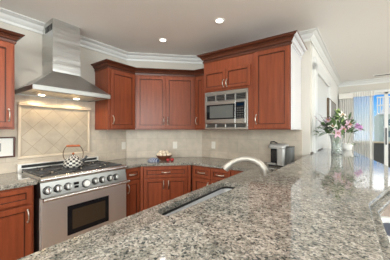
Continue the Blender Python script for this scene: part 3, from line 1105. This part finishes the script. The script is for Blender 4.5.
hpts = [Vector((0.083 * math.cos(a) * (1.05 if abs(math.cos(a)) > .5 else 1), 0, 0.085 + 0.135 * math.sin(a))) for a in [PI * i / 16 for i in range(17)]]
hpts = [Vector((0.082, 0, 0.08)), Vector((0.094, 0, 0.12)), Vector((0.095, 0, 0.16)), Vector((0.080, 0, 0.20)), Vector((0.062, 0, 0.222)), Vector((-0.062, 0, 0.222)), Vector((-0.080, 0, 0.20)), Vector((-0.095, 0, 0.16)), Vector((-0.094, 0, 0.12)), Vector((-0.082, 0, 0.08))]
ha = finish('handle', B().tube(hpts, 0.0042, 8), 'stem_brown', kt, smooth=True)
finish('grip', B().tube([(-0.066, 0, 0.223), (-0.05, 0, 0.226), (0.05, 0, 0.226), (0.066, 0, 0.223)], [0.009, 0.0125, 0.0125, 0.009], 12), HANDLE_WOOD, ha, smooth=True)

# ------------------------------------------------------------------ framed print by the range
pf = thing('framed_print', 'dark framed print with a wide white mat left of the range', 'picture', (WX + 0.0085, 0.31, 1.08), R(90))
W_, H_ = 0.414, 0.218
g = B()
for a in ((0, W_, 0, 0.016), (0, W_, H_ - 0.016, H_), (0, 0.016, 0.016, H_ - 0.016), (W_ - 0.016, W_, 0.016, H_ - 0.016)):
    g.box(a[0], a[1], -0.024, 0, a[2], a[3])
finish('frame', g, FRAME_WOOD, pf, bevel=0.003)
mt = finish('mat', B().box(0.014, W_ - 0.014, -0.010, -0.002, 0.014, H_ - 0.014), 'white_paper', pf)
g = B()
q0, q1, q2, q3 = 0.115, W_ - 0.115, 0.068, H_ - 0.068
for a in ((q0, q1, q2, q2 + 0.004), (q0, q1, q3 - 0.004, q3), (q0, q0 + 0.004, q2, q3), (q1 - 0.004, q1, q2, q3)):
    g.box(a[0], a[1], -0.0125, -0.009, a[2], a[3])
# a brush-like scribble of joined letters
def stroke(pts):
    g.tube([(x, -0.0112, z) for x, z in pts], 0.0022, 6)


bx = q1 - 0.020
stroke([(bx - 0.128 + 0.004 * i, 0.100 + 0.010 * math.sin(i * 1.1)) for i in range(12)])
for cx in (bx - 0.068, bx - 0.048):
    stroke([(cx + 0.009 * math.cos(a), 0.103 + 0.011 * math.sin(a)) for a in [2 * PI * i / 10 for i in range(11)]])
stroke([(bx - 0.034, 0.092), (bx - 0.032, 0.114), (bx - 0.024, 0.116), (bx - 0.020, 0.110)])
stroke([(bx - 0.012, 0.116), (bx - 0.010, 0.124)])
stroke([(bx - 0.004, 0.116), (bx - 0.002, 0.124)])
finish('lettering', g, 'ink', mt)

# ------------------------------------------------------------------ outlets
def outlet(loc, rz, label):
    r = thing('wall_outlet', label, 'outlet', loc, rz, 'outlets on the backsplash')
    finish('plate', B().box(-0.036, 0.036, -0.006, 0, -0.058, 0.058), 'almond_plastic', r, bevel=0.003)
    g = B()
    for z in (-0.026, 0.026):
        g.box(-0.017, 0.017, -0.0085, -0.005, z - 0.017, z + 0.017)
    finish('socket', g, 'almond_plastic', r, bevel=0.003)


dd_ = Vector((1, 1)).normalized()
p_ = Vector(DA) + dd_ * 0.035
nrm = Vector((1, -1)).normalized() * 0.0085
outlet((WX + 0.0085, 2.10, 1.12), R(90), 'white outlet on the tile right of the range near the corner')
p_ = Vector(DA) + dd_ * 0.79
outlet((p_.x + nrm.x, p_.y + nrm.y, 1.115), R(45), 'white outlet on the diagonal tile beside the fruit bowl')
outlet((-1.83, 3.0415, 1.12), 0, 'white outlet on the back tile below the microwave')

# ------------------------------------------------------------------ bowl and its neighbours on the corner counter
BC = Vector((-2.268, 2.332, CT1))
UU = Vector((k, k, 0))
NN = Vector((k, -k, 0))
tag(finish('bowl', B().lathe([(0.05, 0), (0.055, 0.006), (0.088, 0.03), (0.118, 0.066), (0.124, 0.078), (0.118, 0.078), (0.086, 0.036), (0.05, 0.014), (0.01, 0.012)], BC, 32), 'brown_bowl', smooth=True, angle=60), 'brown wooden bowl heaped with cream balls on the corner counter', 'bowl')
spots = []
for i in range(9):
    a = 2 * PI * i / 9
    spots.append((0.086 * math.cos(a), 0.086 * math.sin(a), 0.090))
for i in range(5):
    a = 2 * PI * i / 5 + 0.3
    spots.append((0.047 * math.cos(a), 0.047 * math.sin(a), 0.122))
spots.append((0.0, 0.0, 0.071))
for x, y, z in spots:
    s = 0.0275 + rng.uniform(-0.002, 0.003)
    g = B().ball((0, 0, 0), (s, s * rng.uniform(0.92, 1.0), s * 0.92), 14, 8)
    o = finish('decorative_ball', g, 'cream_ball', smooth=True)
    o.location = (BC.x + x, BC.y + y, BC.z + z)
    o.rotation_euler = (rng.uniform(-.4, .4), rng.uniform(-.4, .4), rng.uniform(0, 6))
    tag(o, 'cream ball in the heap in the brown bowl', 'ball', 'cream balls in the bowl')

g = B()
rings = []
for i in range(7):
    t = i / 6
    z = 0.058 * t ** 0.8
    rr = (1 - t ** 2.2) * 0.93 + 0.07
    rings.append([Vector((0.085 * rr * math.cos(a) * (1 + 0.06 * math.sin(5 * a)), 0.052 * rr * math.sin(a) * (1 + 0.08 * math.cos(3 * a)), z)) for a in [2 * PI * q / 28 for q in range(28)]])
g.loops(rings)
o = tag(finish('folded_cloth', g, 'blue_stripe', smooth=True, angle=70), 'rolled blue and white cloth left of the brown bowl', 'cloth')
o.location = BC - UU * 0.155 + NN * 0.085
o.rotation_euler = (0, 0, R(45))
for i, (du_, dn_, lb) in enumerate(((0.055, 0.140, 'red apple in front of the brown bowl, left of its twin'), (0.112, 0.128, 'red apple by the brown bowl, the one farther right'))):
    q = BC + UU * du_ + NN * dn_
    ar = thing('apple', lb, 'fruit', q, i * 1.3, 'red apples by the bowl')
    ar.scale = (0.74, 0.74, 0.74)
    prof_ = [(0.004, 0.006), (0.018, 0.0), (0.033, 0.012), (0.038, 0.032), (0.034, 0.052), (0.020, 0.062), (0.006, 0.056)]
    finish('flesh', B().lathe(prof_, n=20), 'red_skin', ar, smooth=True, angle=80)
    finish('stem', B().tube([(0, 0, 0.055), (0.002, 0, 0.066), (0.006, 0, 0.074)], 0.0018, 6), 'stem_brown', ar)

# ------------------------------------------------------------------ coffee machine
cm = thing('coffee_machine', 'silver and black capsule coffee machine on the counter under the end cabinet', 'coffee machine', (-0.69, 2.82, CT1), R(-6))
cm.scale = (1.04, 1.0, 1.0)
# local -y faces the camera; the brewing bay opens on the left front
finish('base', B().box(-0.145, 0.10, -0.075, 0.085, 0, 0.022), 'black_enamel', cm, bevel=0.006)
finish('drip_tray', B().slab(rrect(-0.165, -0.055, -0.085, 0.065, 0.03), 0.022, 0.040), 'silver_plastic', cm, bevel=0.003)
g = B().slab(rrect(-0.045, 0.055, -0.085, 0.085, 0.03), 0.020, 0.235)
finish('column', g, 'silver_plastic', cm, smooth=True, angle=50)
finish('bay_back', B().box(-0.125, -0.044, -0.058, 0.062, 0.04, 0.222), 'black_gloss', cm, bevel=0.012)
g = B()
g.loops([[Vector((p[0], p[1], z)) for p in rrect(-0.15 + i, 0.065 - i, -0.092 + i, 0.092 - i, 0.045)] for i, z in ((0.004, 0.222), (0, 0.230), (0, 0.258), (0.010, 0.275), (0.03, 0.284))])
hd2 = finish('head', g, 'silver_plastic', cm, smooth=True, angle=50)
finish('lever', B().tube([(-0.12, -0.05, 0.28), (-0.13, -0.03, 0.302), (-0.10, 0.0, 0.306), (-0.06, 0.0, 0.288)], 0.008, 8), 'black_enamel', hd2, smooth=True)
finish('spout', B().tube([(-0.10, -0.01, 0.225), (-0.10, -0.01, 0.185)], [0.022, 0.014], 14), 'black_enamel', cm, smooth=True, angle=50)
tk = finish('water_tank', B().slab(rrect(0.060, 0.125, -0.07, 0.075, 0.025), 0.015, 0.245), 'smoked_plastic', cm, smooth=True, angle=50)
finish('tank_lid', B().slab(rrect(0.058, 0.127, -0.072, 0.077, 0.025), 0.245, 0.256), 'black_enamel', tk, bevel=0.003)

# small dark cup beside it, only its rim clears the bar
cpn_ = thing('espresso_cup', 'small dark brown cup between the coffee machine and the wall end', 'cup', (-0.535, 2.97, CT1))
finish('cup_body', B().lathe([(0.022, 0), (0.030, 0.01), (0.037, 0.045), (0.040, 0.072), (0.037, 0.072), (0.033, 0.045), (0.02, 0.01)], n=22), 'coffee_brown', cpn_, smooth=True, angle=60)
finish('cup_handle', B().tube([(0.036, 0, 0.055), (0.056, 0, 0.055), (0.056, 0, 0.028), (0.032, 0, 0.022)], 0.0045, 8), 'coffee_brown', cpn_, smooth=True)

# dark strip along the partition wall at bar level
g = B()
on_partition(0.02, 0.98, 0.0005, 0.012, 1.0665, 1.082, g)
struct('trim_9', g, 'coffee_brown')

# ------------------------------------------------------------------ picture on the partition wall
u_ = wdir.normalized()
ap = thing('wall_picture', 'large grey framed picture high on the white partition wall', 'picture', (right_x(4.55) + 0.001, 4.55, 1.58), math.atan2(u_.y, u_.x))
g = B()
PW, PH = 1.25, 0.375
for a in ((0, PW, 0, 0.015), (0, PW, PH - 0.015, PH), (0, 0.015, 0.015, PH - 0.015), (PW - 0.015, PW, 0.015, PH - 0.015)):
    g.box(a[0], a[1], -0.035, 0, a[2], a[3])
finish('frame', g, 'stem_brown', ap, bevel=0.003)
finish('print', B().box(0.015, PW - 0.015, -0.032, -0.004, 0.015, PH - 0.015), 'art_grey', ap)

# ------------------------------------------------------------------ curtains at the far wall
def pleats(x0, x1, y, z0, z1, n, amp, th=0.006):
    g = B()
    N = n * 8
    front = [(x0 + (x1 - x0) * i / N, y + amp * math.sin(2 * PI * n * i / N)) for i in range(N + 1)]
    back = [(x, yy + th) for x, yy in front]
    loop = front + back[::-1]
    g.loops([[Vector((p[0], p[1], z)) for p in loop] for z in (z0, z1)], False, False)
    # caps as quads
    for z in (z0, z1):
        vs = [g.bm.verts.new((p[0], p[1], z)) for p in loop]
        L = len(loop)
        for i in range(N):
            g.bm.faces.new((vs[i], vs[i + 1], vs[L - 2 - i], vs[L - 1 - i]))
    return g


tag(finish('curtain', pleats(-0.225, 0.05, 6.70, 0.03, 2.20, 6, 0.018), 'grey_fabric', smooth=True, angle=70), 'opaque grey curtain gathered left of the sliding door', 'curtain')
tag(finish('sheer_curtain', pleats(0.055, 0.46, 6.68, 0.03, 2.20, 8, 0.018, 0.003), 'sheer_fabric', smooth=True, angle=70), 'white see-through curtain hanging over the sliding glass door', 'curtain')
vl = thing('valance', 'white pleated valance along the top of the curtains', 'valance', (0, 6.62, 2.16))
finish('board', B().box(-0.235, 0.06, -0.03, 0.17, 0.0, 0.135), 'white_fabric', vl, bevel=0.006)
finish('pleated_header', pleats(0.06, 0.47, 0.0, 0.03, 0.14, 9, 0.012), 'white_fabric', vl, smooth=True, angle=70)

# ------------------------------------------------------------------ vase and flowers
VC = Vector((-0.135, 3.24, 1.066))
va = thing('glass_vase', 'clear glass vase of lilies at the far end of the bar', 'vase', VC)
finish('glass', B().lathe([(0.062, 0), (0.066, 0.004), (0.060, 0.05), (0.060, 0.12), (0.072, 0.20), (0.086, 0.245), (0.082, 0.245), (0.067, 0.20), (0.055, 0.12), (0.055, 0.05), (0.04, 0.014)], n=28), 'vase_glass', va, smooth=True, angle=60)
finish('water', B().lathe([(0.04, 0.016), (0.0545, 0.05), (0.0545, 0.12), (0.058, 0.145)], n=24), 'vase_glass', va, smooth=True)

bq = thing('lily_bouquet', 'bouquet of pink and white lilies with dark leaves in the glass vase', 'flowers', VC)


def leaf(g, base, d, L, w, droop=0.3, n=6, up=Vector((0, 0, 1))):
    d = d.normalized()
    side = d.cross(up)
    if side.length < 1e-3:
        side = Vector((1, 0, 0))
    side.normalize()
    nrm_ = side.cross(d)
    rows = []
    for i in range(n + 1):
        t = i / n
        c = base + d * (L * t) + nrm_ * (-droop * L * t * t)
        ww = w * math.sin(PI * min(0.999, (t * 0.92 + 0.06))) ** 0.8
        rows.append([c - side * ww, c + nrm_ * (ww * -0.25), c + side * ww])
    vs = [[g.bm.verts.new(p) for p in r] for r in rows]
    for a, c in zip(vs, vs[1:]):
        for i in range(2):
            g.bm.faces.new((a[i], a[i + 1], c[i + 1], c[i]))


def lily(c, d, mat, size=0.085):
    """six recurved petals round the axis d"""
    d = d.normalized()
    a = d.cross(Vector((0, 0, 1)))
    if a.length < 1e-3:
        a = Vector((1, 0, 0))
    a.normalize()
    b_ = d.cross(a)
    g = B()
    for i in range(6):
        an = PI * i / 3
        o_ = a * math.cos(an) + b_ * math.sin(an)
        leaf(g, c, o_ * 0.80 + d * 0.75, size, size * 0.24, droop=0.55, up=d)
    o = finish('lily', g, mat, bq, smooth=True, angle=80)
    g = B()
    for i in range(5):
        an = 2 * PI * i / 5 + 0.4
        o_ = a * math.cos(an) + b_ * math.sin(an)
        e = c + d * size * 0.6 + o_ * size * 0.2
        g.tube([c, e], 0.0012, 5)
        g.ball(e, 0.005, 6, 4)
    finish('stamens', g, 'pollen', o)
    return o


# camera-facing direction in plan, and to its right
rt = Vector((0.809, 0.588, 0))
fw_ = Vector((0.588, -0.809, 0))
heads = [(-0.055, 0.265, 0.09, 'lily_pink', 0.062), (0.085, 0.365, 0.07, 'lily_pink', 0.064), (0.125, 0.39, 0.0, 'lily_pink', 0.048), (0.02, 0.315, 0.08, 'lily_pink', 0.045),
         (-0.125, 0.425, 0.02, 'lily_pink', 0.042), (0.05, 0.485, 0.0, 'lily_white', 0.065), (-0.005, 0.530, 0.02, 'bud', 0.075), (0.11, 0.47, -0.04, 'lily_white', 0.05), (-0.03, 0.44, 0.05, 'bud', 0.075), (-0.09, 0.35, 0.05, 'lily_white', 0.05), (0.03, 0.42, 0.05, 'bud', 0.06)]
st = B()
for x, z, f_, kind, s in heads:
    c = rt * x + fw_ * f_ + Vector((0, 0, z))
    st.tube([Vector((x * -0.15, 0, 0.02)), Vector((rt.x * x * 0.35, rt.y * x * 0.35, 0.22)), c - Vector((0, 0, 0.005))], 0.0032, 6)
    d_ = (rt * x * 2.2 + fw_ * 0.55 + Vector((0, 0, (z - 0.33) * 1.5 + 0.1)))
    if kind == 'bud':
        g = B()
        for i in range(5):
            an = 2 * PI * i / 5
            leaf(g, c - Vector((0, 0, 0.02)), Vector((0.38 * math.cos(an), 0.38 * math.sin(an), 1)), s, s * 0.22, droop=0.25)
        finish('bud', g, 'bud_green', bq, smooth=True, angle=80)
    else:
        lily(c, d_, kind, s)
finish('stems', st, 'leaf_green', bq, smooth=True)
g1, g2, g3 = B(), B(), B()
for i in range(150):
    x = rng.uniform(-0.23, 0.23)
    z = 0.26 + rng.uniform(0, 0.25) * (1 - abs(x) / 0.35)
    f_ = rng.uniform(-0.10, 0.11)
    c = rt * x * 0.8 + fw_ * f_ + Vector((0, 0, z))
    d_ = rt * (x * 3 + rng.uniform(-.5, .5)) + fw_ * rng.uniform(-.3, .8) + Vector((0, 0, rng.uniform(-0.1, 0.9)))
    leaf(g1 if i % 2 else g2, c, d_, rng.uniform(0.06, 0.12), rng.uniform(0.014, 0.024), droop=rng.uniform(0.1, 0.6))
finish('leaves', g1, 'dark_leaf', bq, smooth=True, angle=80)
finish('leaves', g2, 'leaf_green', bq, smooth=True, angle=80)
for i in range(7):
    x = (-0.25, -0.22, -0.18, 0.19, 0.20, -0.23, 0.17)[i]
    z = (0.46, 0.50, 0.40, 0.40, 0.34, 0.36, 0.45)[i]
    e = rt * x + fw_ * rng.uniform(-.03, .05) + Vector((0, 0, z))
    s0 = rt * x * 0.3 + Vector((0, 0, 0.26))
    g3.tube([s0, (s0 + e) / 2 + Vector((0, 0, 0.02)), e], 0.0018, 5)
    for q in range(7):
        t = 0.45 + 0.55 * q / 6
        p = s0.lerp(e, t)
        leaf(g3, p, rt * rng.uniform(-1, 1) + fw_ * rng.uniform(-1, 1) + Vector((0, 0, 0.6)), 0.032, 0.008, 0.2, 4)
finish('sprigs', g3, 'sprig_mauve', bq, smooth=True, angle=80)

# ------------------------------------------------------------------ orchid at the bar's end
OC = Vector((-0.035, 4.02, 1.066))
og = thing('potted_orchid', 'purple orchid in a white pot behind the lily vase', 'plant', OC)
finish('pot', B().lathe([(0.055, 0), (0.060, 0.005), (0.070, 0.06), (0.082, 0.10), (0.078, 0.10), (0.066, 0.06), (0.05, 0.08)], n=24), 'white_ceramic', og, smooth=True, angle=50)
g = B()
for an, L in ((0.2, 0.17), (1.4, 0.12), (2.6, 0.15), (3.8, 0.13), (5.2, 0.18)):
    leaf(g, Vector((0, 0, 0.085)), Vector((math.cos(an), math.sin(an), 0.35)), L, 0.028, 0.35)
finish('leaves', g, 'leaf_green', og, smooth=True, angle=80)
stem_pts = [Vector((0, 0, 0.08)), rt * 0.03 + Vector((0, 0, 0.17)), rt * 0.06 + Vector((0, 0, 0.27)), rt * 0.10 + Vector((0, 0, 0.345)), rt * 0.15 + Vector((0, 0, 0.37)), rt * 0.20 + Vector((0, 0, 0.355))]
finish('stem', B().tube(stem_pts, 0.0035, 6), 'leaf_green', og, smooth=True)
for x, z in ((0.12, 0.355), (0.145, 0.385), (0.175, 0.365), (0.205, 0.345), (0.15, 0.345), (0.19, 0.32)):
    g = B()
    c = rt * x + fw_ * 0.012 + Vector((0, 0, z))
    for i in range(5):
        an = 2 * PI * i / 5 + 0.3
        o_ = rt * math.cos(an) + Vector((0, 0, 1)) * math.sin(an)
        leaf(g, c, o_ + fw_ * 0.25, 0.029, 0.012, 0.15, 5, up=fw_)
    g.ball(c + fw_ * 0.006, 0.006, 6, 4)
    finish('blossom', g, 'orchid_purple', og, smooth=True, angle=80)

# a small white figurine between vase and orchid
fg = tag(finish('ceramic_shell', B().lathe([(0.03, 0), (0.055, 0.01), (0.06, 0.035), (0.045, 0.06), (0.05, 0.085), (0.032, 0.11), (0.012, 0.135), (0.004, 0.14)], n=18), 'white_ceramic', smooth=True, angle=70), 'white ceramic ornament between the vase and the orchid pot', 'ornament')
fg.location = (-0.165, 3.86, 1.066)

# ------------------------------------------------------------------ stool on the living side of the bar
cs_ = thing('bar_stool', 'cream framed bar stool with navy seat tucked against the bar edge', 'stool', (0.35, 1.86, 0), R(0))
finish('seat', B().slab(rrect(-0.172, 0.172, -0.172, 0.172, 0.06), 0.655, 0.712), 'navy_leather', cs_, bevel=0.014, seg=4)
finish('seat_frame', B().slab(rrect(-0.225, 0.225, -0.225, 0.225, 0.10), 0.645, 0.745, [rrect(-0.1735, 0.1735, -0.1735, 0.1735, 0.06)]), 'cream_paint', cs_, bevel=0.02, seg=4)
finish('seat_base', B().slab(rrect(-0.19, 0.19, -0.19, 0.19, 0.06), 0.625, 0.6545), 'cream_paint', cs_, bevel=0.004)
for sx_ in (-1, 1):
    for sy_ in (-1, 1):
        g = B().tube([(sx_ * 0.16, sy_ * 0.16, 0.63), (sx_ * 0.195, sy_ * 0.195, 0.0)], [0.022, 0.016], 10)
        finish('leg', g, 'cream_paint', cs_, smooth=True)
for sy_ in (-1, 1):
    finish('stretcher', B().tube([(-0.187, sy_ * 0.187, 0.22), (0.187, sy_ * 0.187, 0.22)], 0.012, 8), 'cream_paint', cs_, smooth=True)
    finish('stretcher', B().tube([(sy_ * 0.187, -0.187, 0.22), (sy_ * 0.187, 0.187, 0.22)], 0.012, 8), 'cream_paint', cs_, smooth=True)
arc = [(0.17, -0.19, 0.68), (0.20, -0.19, 0.80), (0.22, -0.185, 0.90), (0.245, -0.14, 0.955), (0.255, 0.0, 0.975), (0.245, 0.14, 0.955), (0.22, 0.185, 0.90), (0.20, 0.19, 0.80), (0.17, 0.19, 0.68)]
finish('backrest', B().tube(arc, 0.017, 10), 'cream_paint', cs_, smooth=True, angle=70)
bpy.data.meshes.remove(me_)
